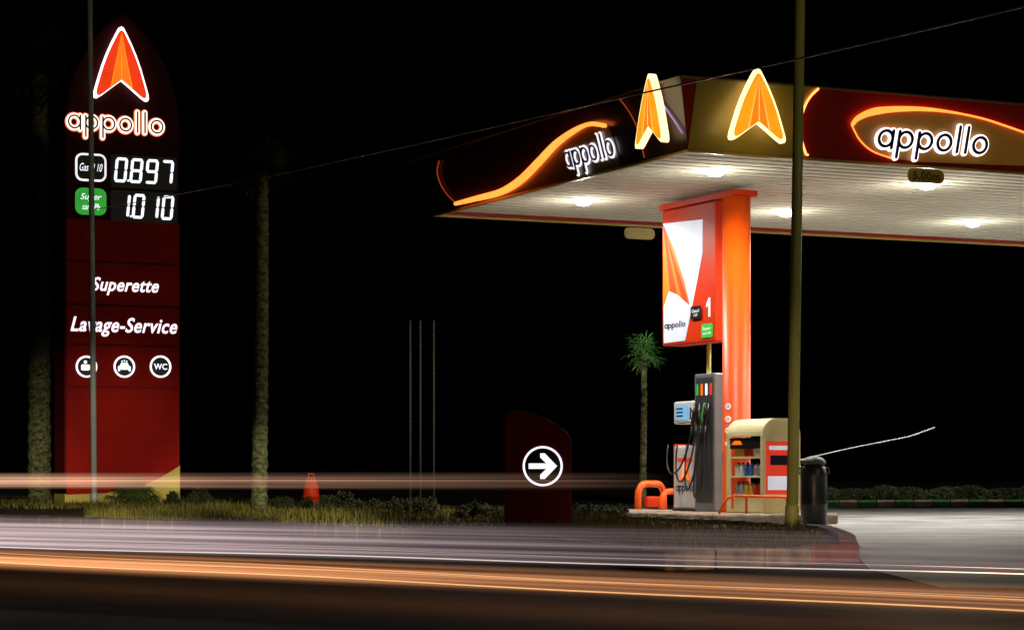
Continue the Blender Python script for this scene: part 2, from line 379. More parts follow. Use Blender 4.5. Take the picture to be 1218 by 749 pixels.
# ---------------------------------------------------------------- column with sign board
SC=Vector((gx(876,35.6),35.6,0))
co=thing('canopy_column','orange round canopy column with a boxed sign numbered 1 on its left','column',(SC.x,SC.y,.161),ANG)
m=MB(); m.lathe([(.25,.161),(.25,.20),(.21,.24),(.21,4.87)],n=40); m.build('shaft','orange',co,smooth=True)
m=MB(); m.box(-.16,.25,-.20,2.12,4.875,4.963); m.build('capital','redor',co,bevel=.01)
BN=at(851,240,36.0); off=Vector((BN.x,BN.y,0))-SC; bu,bv=off.dot(U),off.dot(V)
BL=Face(Vector((BN.x,BN.y,0)),-V)
w=-BL(788,300)[0]; zt=4.87; zb=BL(851,405)[1]
sb=MB(); sb.box(bu,bu+.38,bv,bv+w,zb,zt); sb=sb.build('sign_box','redor',co,bevel=.015)
mB=lambda s,z,o:(bu-o,bv-s,z)
def bp(px,py): return BL(px,py)
m=MB(); m.slab([bp(789,266),bp(836,261),bp(836,300),bp(826,352),bp(815,405),bp(790,408)],mB,.001,.008); m.build('white_panel','boardwhite',sb)
m=MB(); m.slab([bp(789.5,267),bp(789.5,366),bp(796,346),bp(806,350),bp(821,363),bp(815,336),bp(803,298)],mB,.009,.012); m.build('emblem','boardorange',sb)
m=MB(); m.slab([bp(790,268),bp(798,346),bp(806,350)],mB,.013,.015); m.build('emblem_facet','boardred',sb)
m=MB(); m.slab([bp(790,268),bp(812,355),bp(820.5,362)],mB,.013,.015); m.build('emblem_facet','boardred',sb)
m=MB(); a=bp(791,391); b=bp(816,391); c=bp(803,384.5); appollo(m,a[0],a[1],b[0],c[1]-a[1],.24,mB,.009,.013); m.build('lettering','navy',sb)
a=bp(823,380); b=bp(835,363); m=MB(); m.pill(a[0],a[1],b[0],b[1],.04,mB,.017,.025); lb=m.build('fuel_label','lblack',sb)
m=MB(); text(m,'Gasoil',a[0]+.04,(a[1]+b[1])/2+.0,b[0]-.04,b[1]-.05,mB,.028,.2); text(m,'10',a[0]+.1,a[1]+.04,b[0]-.1,(a[1]+b[1])/2-.02,mB,.028,.2); m.build('lettering','signwhite',sb)
a=bp(835,402); b=bp(848,384); m=MB(); m.pill(a[0],a[1],b[0],b[1],.04,mB,.003,.012); m.build('fuel_label','green',sb)
m=MB(); text(m,'Super',a[0]+.04,(a[1]+b[1])/2,b[0]-.04,b[1]-.05,mB,.015,.2); text(m,'sans Pb',a[0]+.04,a[1]+.05,b[0]-.04,(a[1]+b[1])/2-.02,mB,.015,.2); m.build('lettering','signwhite',sb)
a=bp(840.5,377); b=bp(845,354)
m=MB(); m.slab([(b[0]-.045,a[1]),(b[0],a[1]),(b[0],b[1]),(b[0]-.04,b[1]),(a[0],b[1]-.09),(a[0],b[1]-.14),(b[0]-.045,b[1]-.09)],mB,.003,.008); m.build('numeral','signwhite',sb)
for py in (483,498,512,527):
    z=zz(py,35.4); 
    th=math.radians(-155); c=(math.cos(th)*.213,math.sin(th)*.213)
    t=Vector((-math.sin(th),math.cos(th))); nrm=Vector((math.cos(th),math.sin(th)))
    mp=lambda s,zq,o:(c[0]-t.x*s+nrm.x*o,c[1]-t.y*s+nrm.y*o,zq)
    m=MB(); m.disc((0,z),.045,mp,.004,.01,16); st=m.build('sticker','signwhite',co); m=MB(); m.ring((0,z),.015,.03,mp,.011,.013,14); m.build('sticker_mark','black',st)
# ---------------------------------------------------------------- fuel pump
PN=Vector((gx(850,36.2),36.2,0))
fp=thing('fuel_pump','grey and white fuel pump with hanging black hoses under the sign box','fuel pump',(PN.x,PN.y,.161),ANG)
PF=Face(PN,-V); mP=lambda s,z,o:(-o,-s,z)
def pp(px,py): return PF(px,py)
sA=-pp(826,500)[0]; sB=-pp(799,500)[0]; sM=-pp(803,500)[0]
zt=pp(840,444)[1]; zc1=pp(812,530)[1]
m=MB(); m.box(0,.34,0,sA,.161,zt); hc=m.build('hose_column','grey',fp,bevel=.02)
m=MB(); m.box(-.004,0,.05,sA-.05,.30,zt-.06); m.build('recess_panel','dgrey',hc)
m=MB(); m.box(.03,.34,sA+.004,sB,.19,zc1); cb=m.build('cabinet','white',fp,bevel=.03)
m=MB(); m.box(.06,.36,sB+.003,sB+.07,.161,zc1+.03); m.build('red_end_panel','redor',fp,bevel=.02)
m=MB(); m.box(.01,.36,sA+.01,sB-.01,.161,.188); m.build('plinth','dgrey',fp)
z1,z2=pp(815,504)[1],pp(815,477)[1]
m=MB(); m.box(-.03,.26,sA+.01,sM,z1,z2); hd=m.build('display_head','white',fp,bevel=.03)
m=MB(); m.pill(-(sM-.09),z1+.06,-(sA+.12),z2-.06,.03,mP,.031,.036); m.build('screen','screen',hd)
for q in (.28,.52,.76):
    m=MB(); m.pill(-(sM-.11),z1+.06+(z2-z1-.12)*q-.012,-(sA+.30),z1+.06+(z2-z1-.12)*q+.012,.005,mP,.037,.039); m.build('readout','navy',hd)
m=MB(); m.box(.1,.2,sA+.1,sA+.25,zc1,z1); m.build('display_bracket','dgrey',fp)
m=MB(); m.tube([(.15,sA*.7,zt),(.15,sA*.7,BL(851,405)[1])],.035,12); m.build('conduit','pole',fp)
m=MB(); a=pp(802,584); b=pp(824,584); c=pp(812,577); appollo(m,a[0],a[1],b[0],c[1]-a[1],.22,mP,-.028,-.026); m.build('lettering','navy',fp)
a=pp(813,571)
emblem(fp,a[0],a[1],.28,.30,mP,-.028,('emo','emy2','boardwhite'),glow='boardred',thick=.005)
m=MB(); a=pp(804,548);b=pp(822,541); m.pill(a[0],a[1]-.01,b[0],b[1]-.04,.015,mP,-.028,-.024); m.build('label_strip','posterred',fp)
cols=['posterred','signwhite','boardorange','green']
for i in range(4):
    s=-(sA)*(.16+.225*i)
    m=MB(); m.pill(s-.03,pp(838,470)[1],s+.03,pp(838,456)[1],.02,mP,.006,.012); m.build('grade_label',cols[i],fp)
    zn=pp(838,492)[1]
    nz=MB(); nz.tube([mP(s,zn+.16,.03),mP(s,zn+.02,.06),mP(s,zn-.16,.10)],[.022,.035,.025],10); nz.tube([mP(s,zn-.0,.07),mP(s,zn+.10,.13),mP(s,zn-.08,.13)],.012,6)
    nz=nz.build('nozzle','kerbg' if i==1 else 'black',fp,smooth=True)
    h=MB(); lp=[]; 
    x0=s; x1=s-.28-.16*i
    for j in range(21):
        t=j/20; lp.append(mP(x0+(x1-x0)*math.sin(t*math.pi/2)**2 - .0, (zn-.18)*(1-t)+t*(zc1+.02)-math.sin(t*math.pi)*(.95-.12*i),.10+.1*math.sin(t*math.pi)))
    h.tube(lp,.014,8); h.build('hose','rubber',fp,smooth=True)
gr=thing('guard_rail','bright orange tubular crash rail at left end of the pump island','guard rail',(gx(775,38.6),38.6,.161),ANG+.5)
def hoop(m,x0,x1,y,h,r=.055):
    pts=[(x0,y,.17)]
    for i in range(7): t=math.pi-math.pi/2*i/6; pts.append((x0+.2+.2*math.cos(t),y,h-.2+.2*math.sin(t)))
    for i in range(7): t=math.pi/2-math.pi/2*i/6; pts.append((x1-.2+.2*math.cos(t),y,h-.2+.2*math.sin(t)))
    pts.append((x1,y,.17)); m.tube(pts,r,12)
m=MB(); hoop(m,-.40,.36,0,.58); m.build('hoop','rail',gr,smooth=True)
m=MB(); hoop(m,-.25,.42,-.35,.46,.05); m.build('hoop','rail',gr,smooth=True)
m=MB(); m.box(-.22,.22,-.06,.02,.2,.38); m.build('panel','redor',gr,bevel=.03)
gr=thing('guard_rail','low orange tube rail in front of the cream oil stand','guard rail',(gx(895,33.85),33.85,.161),ANG)
m=MB(); m.tube([(-.55,0,.17),(-.42,0,.38),(-.3,0,.42),(.6,0,.40)],.022,8); m.build('rail','rail',gr,smooth=True)
for x in (-.1,.58):
    m=MB(); m.tube([(x,0,.161),(x,0,.41)],.02,8); m.build('leg','rail',gr)
# ---------------------------------------------------------------- cream oil stand
DS=Vector((gx(907,34.35),34.35,0))
ds=thing('display_stand','cream arched shelf stand of oil bottles beside the orange column','shelf stand',(DS.x,DS.y,.161),ANG)
DF=Face(DS,U); DL=Face(DS,-V); dw=DF(952,550)[0]; dd=-DL(864,550)[0]
mD=lambda s,z,o:(s,-o,z); mDL=lambda s,z,o:(-o,-s,z)
zt=DF(930,497)[1]; zb=.17
def arch(w,z0,z1,ins=0,n=12,r=None):
    r=(r or w*.42); a=[(ins,z0+ins),(w-ins,z0+ins)]
    for i in range(n+1):
        t=math.pi/2*i/n; a.append((w-r+(r-ins)*math.cos(t),z1-r+(r-ins)*math.sin(t)))
    for i in range(n+1):
        t=math.pi/2+math.pi/2*i/n; a.append((r+(r-ins)*math.cos(t),z1-r+(r-ins)*math.sin(t)))
    return a
def frame(mb,w,z0,z1,t,mp,o0,o1,r=None):
    A1=arch(w,z0,z1,0,r=r); B1=arch(w,z0,z1,t,r=r); n=len(A1)
    for i in range(n):
        j=(i+1)%n; mb.hexa([mp(*A1[i],o0),mp(*A1[j],o0),mp(*B1[j],o0),mp(*B1[i],o0)],[mp(*A1[i],o1),mp(*A1[j],o1),mp(*B1[j],o1),mp(*B1[i],o1)])
m=MB(); frame(m,dw,zb,zt,.05,mD,-.06,0,r=.24); m.build('front_frame','cream',ds)
m=MB(); frame(m,dw,zb,zt,.05,lambda s,z,o:(s,dd-o,z),0,.06,r=.24); m.build('rear_frame','cream',ds)
m=MB(); m.slab(arch(dw,zb,zt,.052,r=.24),lambda s,z,o:(s,.05-o,z),-.01,.01); fpn=m.build('poster_board','cream',ds)
m=MB(); m.pill(.08,.44,dw-.08,1.20,.02,mD,-.038,-.034); m.build('poster','posterred',fpn)
m=MB(); m.pill(.11,.50,dw-.11,.70,.01,mD,-.033,-.030); m.build('poster_strip','boardwhite',fpn)
m=MB(); m.pill(.15,.86,dw-.15,1.00,.02,mD,-.033,-.030); m.build('poster_picture','navy',fpn)
m=MB(); m.pill(.13,1.08,dw-.13,1.14,.02,mD,-.033,-.030); m.build('poster_strip','boardwhite',fpn)
m=MB(); m.box(.08,dw-.01,.07,dd-.07,zb,.42); m.build('base_cabinet','cream',ds,bevel=.01)
m=MB(); m.box(dw-.05,dw-.02,.07,dd-.07,.42,1.28); m.build('back_panel','dgrey',ds)
for z in (.68,.96): 
    m=MB(); m.box(.03,dw-.052,.062,dd-.062,z,z+.025); m.build('shelf','cream',ds)
m=MB()
N=8; pr=[]
for i in range(N+1):
    t=math.pi-(math.pi/2)*i/N; pr.append((.24+.24*math.cos(t),zt-.24+.24*math.sin(t)))
pr+= [(dw-.24,zt)]
for (a,b),(c,d) in zip(pr[:-1],pr[1:]):
    m.hexa([(a,.062,b-.02),(c,.062,d-.02),(c,dd-.062,d-.02),(a,dd-.062,b-.02)],[(a,.062,b),(c,.062,d),(c,dd-.062,d),(a,dd-.062,b)])
m.build('curved_top','cream',ds)
m=MB(); m.box(.02,.04,.07,dd-.07,1.10,1.26); hdr=m.build('header_board','black',ds)
m=MB(); m.slab([(-dd+.12,1.16),(-.6,1.16),(-.66,1.22),(-dd+.2,1.22)],mDL,-.018,-.015); m.build('header_stripe','boardorange',hdr)
bm_cols=[('red',(.5,.03,.02)),('yellow',(.6,.38,.04)),('grey',(.3,.3,.32)),('blue',(.04,.12,.4)),('white',(.65,.65,.62))]
for nme,c in bm_cols: M['bt'+nme]=paint('bottle '+nme,c,.3,.1,4,.02)
proto={}
for sh,zs in enumerate((.421,.706,.986)):
    for i in range(6):
        nme=bm_cols[(i//2+sh*2)%5][0]; base=DS+U*.10+V*(.17+i*.135)
        if nme not in proto:
            r=thing('oil_bottle','x','bottle',(base.x,base.y,zs),ANG,'oil bottles on the cream stand'); del r['bz']
            m=MB(); m.tube([(0,0,0),(0,0,.005),(0,0,.13),(0,0,.160),(0,0,.173)],[.05,.055,.055,.036,.016],12); m.build('bottle_body','bt'+nme,r)
            m=MB(); m.lathe([(.018,.173),(.018,.198),(.0,.199)],n=10); m.build('lid','black',r); proto[nme]=r
        else:
            s=proto[nme]; r=s.copy(); COL.objects.link(r); r.location=(base.x,base.y,zs)
            for ch in s.children: c=ch.copy(); c.parent=r; COL.objects.link(c)
        r['label']='small %s oil bottle on the %s shelf of the cream stand'%(nme,('bottom','middle','top')[sh])
# ---------------------------------------------------------------- dark barrel
BR=Vector((gx(968,32.6),32.6,.008))
br=thing('waste_barrel','tall dark plastic barrel with domed lid standing right of the cream stand','barrel',tuple(BR))
m=MB(); m.lathe([(.15,.01),(.175,.03),(.18,.3),(.185,.32),(.18,.34),(.18,.68),(.185,.70),(.18,.72),(.17,.80),(.13,.86)],n=32); m.build('barrel_body','black',br,smooth=True)
m=MB(); m.lathe([(.165,.861),(.165,.90),(.12,.945),(.06,.965),(.0,.97)],n=32); lid=m.build('lid','dgrey',br,smooth=True)
for s in (-1,1):
    m=MB(); m.tube([(s*.17,0,.72),(s*.21,0,.74),(s*.21,0,.80),(s*.165,0,.82)],.012,8); m.build('handle','black',br,smooth=True)
# ---------------------------------------------------------------- poles
def pole(px0,px1,pb,D,r,mat,label):
    x0=gx(px1,D); top=at(px0,-60,D); b=thing('street_pole',label,'pole',(x0,D,0))
    m=MB(); m.tube([(0,0,.10),(top.x-x0,0,top.z)],[r*1.05,r*.9],20); m.build('shaft',mat,b,smooth=True)
    m=MB(); m.lathe([(r*1.25,.10),(r*1.25,.35),(r*1.05,.38)],n=20); m.build('base_sleeve',mat,b,smooth=True)
    m=MB(); m.box(-.16,.16,-.16,.16,.0,.115); m.build('base_plate','kerbd',b,bevel=.01)
pole(952.5,942,640,26.4,.062,'pole','tall slender olive street pole in the grass in front of the canopy')
pole(106.5,112,604,51.0,.062,'polegrey','tall thin grey street pole in front of the price tower')
# ---------------------------------------------------------------- price tower
PD=55.7; PO=Vector((gx(77,PD),PD,0))
py_=thing('price_tower','tall red pointed price tower with lit arrow emblem and fuel prices','sign tower',tuple(PO),ANG)
PW=Face(PO,U); W=PW(214,400)[0]; dep=.95
def P(px,py): return PW(px,py)
ztop=P(146,16)[1]; zsh=P(146,160)[1]
def outline(zbot,ins=0):
    pts=[(ins,zbot),(W-ins,zbot),(W-ins,zsh)]
    n=16
    for i in range(1,n): t=i/n; pts.append((W/2+(W/2-ins)*(1-t**2.3)**.85, zsh+(ztop-ins-zsh)*t))
    pts.append((W/2,ztop-ins))
    for i in range(n-1,0,-1): t=i/n; pts.append((W/2-(W/2-ins)*(1-t**2.3)**.85, zsh+(ztop-ins-zsh)*t))
    pts.append((ins,zsh)); return pts
z_mid=P(146,270)[1]
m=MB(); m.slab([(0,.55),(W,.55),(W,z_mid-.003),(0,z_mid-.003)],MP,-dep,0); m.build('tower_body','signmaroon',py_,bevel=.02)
m=MB(); m.slab(outline(z_mid),MP,-dep,0); m.build('tower_head','dimred',py_,bevel=.02)
ys=[262,313,364,411,461]
zs=[.62]+[P(146,y)[1] for y in ys[::-1]]
for a,b in zip(zs[:-1],zs[1:]):
    if a==.62: continue
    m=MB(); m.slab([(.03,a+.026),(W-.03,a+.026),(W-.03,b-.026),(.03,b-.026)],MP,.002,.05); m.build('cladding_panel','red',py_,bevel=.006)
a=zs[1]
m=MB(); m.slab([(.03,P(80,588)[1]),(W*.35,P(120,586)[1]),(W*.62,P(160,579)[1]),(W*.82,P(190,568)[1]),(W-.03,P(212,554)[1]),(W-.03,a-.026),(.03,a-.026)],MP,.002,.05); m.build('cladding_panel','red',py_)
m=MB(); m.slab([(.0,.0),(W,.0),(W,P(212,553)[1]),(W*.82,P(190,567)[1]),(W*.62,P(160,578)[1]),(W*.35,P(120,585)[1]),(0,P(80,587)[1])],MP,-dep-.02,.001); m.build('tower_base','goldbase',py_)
m=MB(); m.slab(outline(zs[-1]+.026,.03),MP,.002,.03); m.build('cladding_panel','dimred',py_)
wid=P(176,80)[0]-P(110,80)[0]
emblem(py_,P(142,80)[0],P(143,116)[1],wid*.90,P(143,38)[1]-P(143,116)[1],MP,.10,('emr','emo','emy'),glow='glow',grow=1.10,thick=.08)
za=P(136,158)[1]; zb=P(136,139)[1]
word(py_,P(77,150)[0],P(195,150)[0],za,zb-za,MP,.06,glow='glowo',letters='black',w0=.30,w1=.10,rim='glowrim')
dp=MB(); dp.pill(P(131,0)[0],P(131,223)[1],P(210,0)[0],P(150,185)[1],.05,MP,.031,.045); dp=dp.build('price_display','lblack',py_)
digits(dp,'0.897',P(134,0)[0],P(170,217)[1],P(207,0)[0],P(170,191)[1],MP,.05)
dp=MB(); dp.pill(P(131,0)[0],P(131,264)[1],P(210,0)[0],P(150,227)[1],.05,MP,.031,.045); dp=dp.build('price_display','lblack',py_)
digits(dp,'1.010',P(138,0)[0],P(170,259)[1],P(207,0)[0],P(170,233)[1],MP,.05)
def label(px0,y1,px1,y0,mat,l1,l2,rim):
    a=P(px0,y1); b=P(px1,y0)
    m=MB(); m.pill(a[0],a[1],b[0],b[1],.17,MP,.031,.045); r=m.build('fuel_label',rim,py_)
    m=MB(); m.pill(a[0]+.05,a[1]+.05,b[0]-.05,b[1]-.05,.12,MP,.046,.055); m.build('label_face',mat,r)
    h=b[1]-a[1]; m=MB()
    if l2:
        text(m,l1,a[0]+.12,a[1]+h*.5,b[0]-.12,b[1]-.13,MP,.058,.3,.0); text(m,l2,a[0]+.16,a[1]+.12,b[0]-.16,a[1]+h*.42,MP,.058,.3,.0)
    else: text(m,l1,a[0]+.10,a[1]+h*.36,b[0]-.10,a[1]+h*.64,MP,.058,.3,.0)
    m.build('label_lettering','led',r)
label(89,215,126,184,'lblack','Gasoil 10',None,'signwhite'); label(89,255,126,225,'green','Super','sans Pb','green')
m=MB(); text(m,'Superette',P(108,0)[0],P(150,352)[1],P(188,0)[0],P(150,331)[1],MP,.065,.3,.018); m.build('lettering','led',py_)
m=MB(); text(m,'Lavage-Service',P(83,0)[0],P(150,401)[1],P(210,0)[0],P(150,378)[1],MP,.065,.3,.018); m.build('lettering','led',py_)
for px,kind in ((102,'cup'),(147,'em'),(190,'wc')):
    c=P(px,436); r=P(px+12.5,436)[0]-c[0]
    m=MB(); m.disc(c,r*.98,MP,.051,.060); ic=m.build('service_icon','lblack',py_)
    m=MB(); m.ring(c,r*.84,r*1.02,MP,.061,.07); m.build('icon_ring','led',ic)
    m=MB()
    if kind=='wc': text(m,'WC',c[0]-r*.62,c[1]-r*.28,c[0]+r*.62,c[1]+r*.28,MP,.066,0,.02)
    elif kind=='em': 
        m.slab([(c[0]+x*r,c[1]+y*r) for x,y in ((-.6,-.42),(-.42,-.42),(-.40,-.28),(.40,-.28),(.42,-.42),(.6,-.42),(.6,.0),(.42,.10),(.28,.38),(-.28,.38),(-.42,.10),(-.6,.0))],MP,.061,.066)
        for q in (-.22,0,.22): m.disc((c[0]+q*r,c[1]+(.56-abs(q)*.3)*r),r*.07,MP,.061,.066,8)
    else:
        m.pill(c[0]-r*.5,c[1]-r*.35,c[0]+r*.3,c[1]+r*.2,r*.12,MP,.061,.066); m.ring((c[0]+r*.42,c[1]-r*.02),r*.1,r*.2,MP,.061,.065,12); m.disc((c[0]-r*.1,c[1]+r*.42),r*.16,MP,.061,.066,12)
    m.build('icon_mark','led',ic)
# ---------------------------------------------------------------- arrow sign
AD=25.2; AO=Vector((gx(600,AD),AD,0)); AF=Face(AO,Vector((1,0,0)))
ar=thing('arrow_sign','low dark red entrance sign with white arrow in a circle','sign',(AO.x,AO.y,.10))
def Q(x,y): return AF(x,y)
m=MB(); zb=.101
m.slab([(0,zb),(Q(680,0)[0],zb),Q(680,522),Q(674,513),Q(662,504),Q(645,495),Q(625,489),Q(606,487),Q(600,492)],MP,-.14,0); m.build('sign_body','signmaroon',ar,bevel=.01)
m=MB(); m.box(-.03,Q(683,0)[0],-.04,.18,.0,.10); m.build('sign_base','soil',ar,bevel=.01)
c=Q(645.5,554); R=Q(670,554)[0]-c[0]
m=MB(); m.disc(c,R*.95,MP,.001,.006,48); ic=m.build('arrow_disc','lblack',ar)
m=MB(); m.ring(c,R*.87,R*.97,MP,.007,.012,48); m.build('arrow_ring','led',ic)
m=MB(); k_=R
m.slab([(c[0]+x*k_,c[1]+y*k_) for x,y in ((-.68,-.13),(.18,-.13),(-.12,-.42),(-.12,-.62),(.10,-.62),(.70,0),(.10,.62),(-.12,.62),(-.12,.42),(.18,.13),(-.68,.13))],MP,.007,.012); m.build('arrow','led',ic)
# ---------------------------------------------------------------- vegetation
def fan_leaf(mb,base,d,L,R,n=13,droop=.3):
    d=d.normalized(); tip=base+d*L; side=d.cross(Vector((0,0,1)))
    if side.length<.1: side=Vector((1,0,0))
    side.normalize(); up=side.cross(d)
    mb.tube([base,base.lerp(tip,.5)+Vector((0,0,.03*L)),tip],[.02*L,.015*L,.01*L],4,False)
    for i in range(n):
        a=math.radians(-115+230*i/(n-1)); r=R*(1-.25*abs(a)/2)*random.uniform(.85,1.1)
        e=(d*math.cos(a)+side*math.sin(a)); w=side*math.cos(a)-d*math.sin(a)
        m1=tip+e*r*.55+up*.03; m2=tip+e*r-Vector((0,0,droop*r*random.uniform(.5,1.2)))
        ww=w*r*.06
        mb.f([tip,m1-ww,m2,m1+ww])
def palm(px,pyb,crown_y,w_px,cr,nleaf,label,trunk_lean=0,D=None,up=-.5,fm='frond',nf=13,droop=.3):
    D=D or H*F/(pyb-HY); base=Vector((gx(px,D),D,0)); r=w_px/F*D/2; hz=zz(crown_y,D)
    t=thing('palm_tree',label,'palm tree',tuple(base))
    m=MB(); n=60; pts=[];rs=[]
    for i in range(n+1):
        q=i/n; pts.append((trunk_lean*math.sin(q*1.6)*hz,0,hz*q)); rs.append(r*(1.15-.35*q)*(1+(.07 if i%2 else -.05)+random.uniform(-.04,.04)))
    m.tube(pts,rs,14); m.build('trunk','bark',t)
    top=Vector(pts[-1]); m=MB()
    for i in range(nleaf):
        az=random.uniform(0,2*math.pi); el=random.uniform(up,1.35)
        d=Vector((math.cos(az)*math.cos(el),math.sin(az)*math.cos(el),math.sin(el)))
        fan_leaf(m,top+Vector((0,0,random.uniform(-.1,.1)*cr)),d,cr*.5*random.uniform(.7,1.1),cr*.55*random.uniform(.8,1.1),nf,droop)
    m.build('crown',fm,t); return base,hz
palm(308,613,205,17,.8,40,'tall thin palm with pale trunk standing right of the price tower',.01)
palm(47,600,90,24,1.9,46,'thick dark palm at the far left edge beside the price tower',0)
pb,ph=palm(764,609,422,8,.52,40,'small palm with bright green round crown behind the pump',.012,D=47,up=-.8,fm='frondg',nf=7,droop=.10)
D=50; t=thing('fan_palm_bush','low spiky fan palm bush at foot of the price tower','bush',(gx(156,D),D,.10))
m=MB()
for i in range(40):
    az=random.uniform(0,2*math.pi); el=random.uniform(.1,1.4)
    fan_leaf(m,Vector((0,0,.12)),Vector((math.cos(az)*math.cos(el),math.sin(az)*math.cos(el),math.sin(el))),.40,.34,9,.4)
m.build('foliage','frondb',t); m=MB(); m.lathe([(.09,.1),(.07,.25),(.05,.3)],n=10); m.build('stem','bark',t)
def shrub(px,D,rx,h,n,label,cat='shrub',mat='leaf'):
    t=thing('low_shrub',label,cat,(gx(px,D),D,.10),0,'low shrubs along the median'); m=MB()
    cl=[(random.uniform(-1,1)*rx,random.uniform(-.4,.4)*rx,random.uniform(.25,.8)*h,random.uniform(.25,.5)*min(h,rx)) for _ in range(9)]
    for i in range(n):
        c=random.choice(cl); v=Vector((random.gauss(0,1),random.gauss(0,1),random.gauss(0,1))).normalized()*c[3]*random.uniform(.5,1.1)
        p=Vector(c[:3])+v; p.z=max(p.z,.02); s=random.uniform(.02,.045)
        a=Vector((random.gauss(0,1),random.gauss(0,1),random.gauss(0,1))).normalized(); b=a.orthogonal().normalized()
        m.f([p-a*s,p-b*s*.5,p+a*s,p+b*s*.5])
    m.build('foliage',mat,t); m=MB()
    for c in cl[:5]: m.tube([(0,0,0.1),(c[0]*.6,c[1]*.6,c[2]*.5+.05),(c[0],c[1],c[2])],[.02,.014,.006],5)
    m.build('stem','bark',t)
places=[(228,50,.5,.38,'low dark shrub just right of the price tower foot'),(262,49,.5,.32,'low dark shrub between price tower and pale palm trunk'),(345,44,.4,.30,'small shrub just right of the pale palm trunk'),(405,40,.5,.38,'low shrub right of the orange barrel'),(450,39,.5,.34,'low shrub left of the three thin masts'),(505,37,.5,.36,'low shrub below the three thin masts'),(560,34,.45,.32,'low shrub just left of the arrow sign'),(712,33,.4,.30,'low shrub right of the arrow sign')]
for px,D,rx,h,l in places: shrub(px,D,rx,h,1800,l)
def inside(p,poly):
    c=False; n=len(poly)
    for i in range(n):
        a,b=poly[i],poly[i-1]
        if (a.y>p.y)!=(b.y>p.y) and p.x<(b.x-a.x)*(p.y-a.y)/(b.y-a.y)+a.x: c=not c
    return c
m=MB(); k_=0
IN2=inset(IP,.3)
while k_<24000:
    Y=random.uniform(15.5,44) if random.random()<.88 else random.uniform(44,60); px=random.uniform(100,1030) if Y<44 else random.uniform(-50,400)
    p=Vector((gx(px,Y),Y,0))
    if not inside(p,IN2): continue
    cl=math.sin(p.x*2.1)+math.sin(p.y*1.7+p.x)+math.sin(p.x*5.3-p.y*3)*.6
    if random.random()>.35+.3*cl: 
        if random.random()<.7: continue
    k_+=1; h=random.uniform(.03,.11)*(1+.5*max(cl,-.5)); a=random.uniform(0,6.28); l=random.uniform(0,.06); w=random.uniform(.005,.012)
    wx,wy=math.cos(a)*w,math.sin(a)*w
    m.f([(p.x-wx,p.y-wy,.10),(p.x+wx,p.y+wy,.10),(p.x+math.sin(a)*l,p.y+math.cos(a)*l,.10+h)])
go=m.build('grass','grass'); go['kind']='stuff'; go['label']='patchy short dry grass covering the raised median'; go['category']='grass'
m=MB()
for i in range(12000):
    t=random.random(); p=p0.lerp(p1,t)+Vector((0,random.uniform(1.0,1.9),0)); z=.15+random.random()**.7*(.30+.04*math.sin(t*40)+.03*math.sin(t*97)); s=random.uniform(.03,.07)
    a=Vector((random.gauss(0,1),random.gauss(0,1),random.gauss(0,1))).normalized(); b=a.orthogonal().normalized(); q=Vector((p.x,p.y,z))
    m.f([q-a*s,q-b*s*.5,q+a*s,q+b*s*.5])
M['hedge']=paint('hedge leaves',(.06,.10,.05),.8,.5,2,.1,(.13,.18,.09))
hg=m.build('hedge','hedge'); tag(hg,'long low clipped hedge behind the striped kerb on the right','hedge')
D=45; t=thing('traffic_barrel','small orange plastic traffic barrel among the shrubs left of centre','traffic barrel',(gx(370,D),D,.10))
m=MB(); m.lathe([(.23,.10),(.23,.14),(.17,.15),(.16,.32),(.175,.34),(.15,.36),(.14,.52),(.155,.54),(.12,.56),(.10,.68),(.0,.70)],n=20); m.build('barrel_body','redor',t,smooth=True)
m=MB(); m.tube([(-.05,0,.69),(-.05,0,.76),(.05,0,.76),(.05,0,.69)],.014,6); m.build('handle','orange',t)
for i,px in enumerate((488,500,516)):
    D=75; t=thing('thin_mast',('left','middle','right')[i]+' one of three thin pale masts standing in the dark','mast',(gx(px,D),D,0),0,'three thin pale masts')
    m=MB(); m.tube([(0,0,.05),(0,0,zz(383,D))],[.04,.028],10); m.build('shaft','white',t,smooth=True)
    m=MB(); m.lathe([(.12,0),(.12,.05),(.05,.06)],n=12); m.build('base_plate','polegrey',t); m=MB(); m.lathe([(.03,zz(383,D)),(.045,zz(383,D)+.04),(.0,zz(383,D)+.08)],n=10); m.build('finial','polegrey',t)
def cable(pts,r,label,mat='polegrey'):
    P=[at(*p) for p in pts]; out=[]
    for i in range(len(P)-1):
        a=P[max(i-1,0)];b=P[i];c=P[i+1];d=P[min(i+2,len(P)-1)]
        for j in range(10):
            t=j/10; out.append(.5*((2*b)+(-a+c)*t+(2*a-5*b+4*c-d)*t*t+(-a+3*b-3*c+d)*t**3))
    out.append(P[-1]); m=MB(); m.tube(out,r,6); tag(m.build('overhead_cable',mat),label,'cable')
cable([(1420,-45,17),(1218,8,19),(955,69,22.5),(755,113,26.5),(480,175,35),(230,228,48),(0,268,64),(-160,290,80)],.010,'thin overhead cable sloping across the sky past the canopy emblems','white')
cable([(946,548,33.5),(975,541,35),(1010,533,36.5),(1050,525,38),(1080,519,39),(1098,513,39.6),(1112,508,40)],.009,'short pale slack cable rising right from the dark barrel','polegrey')
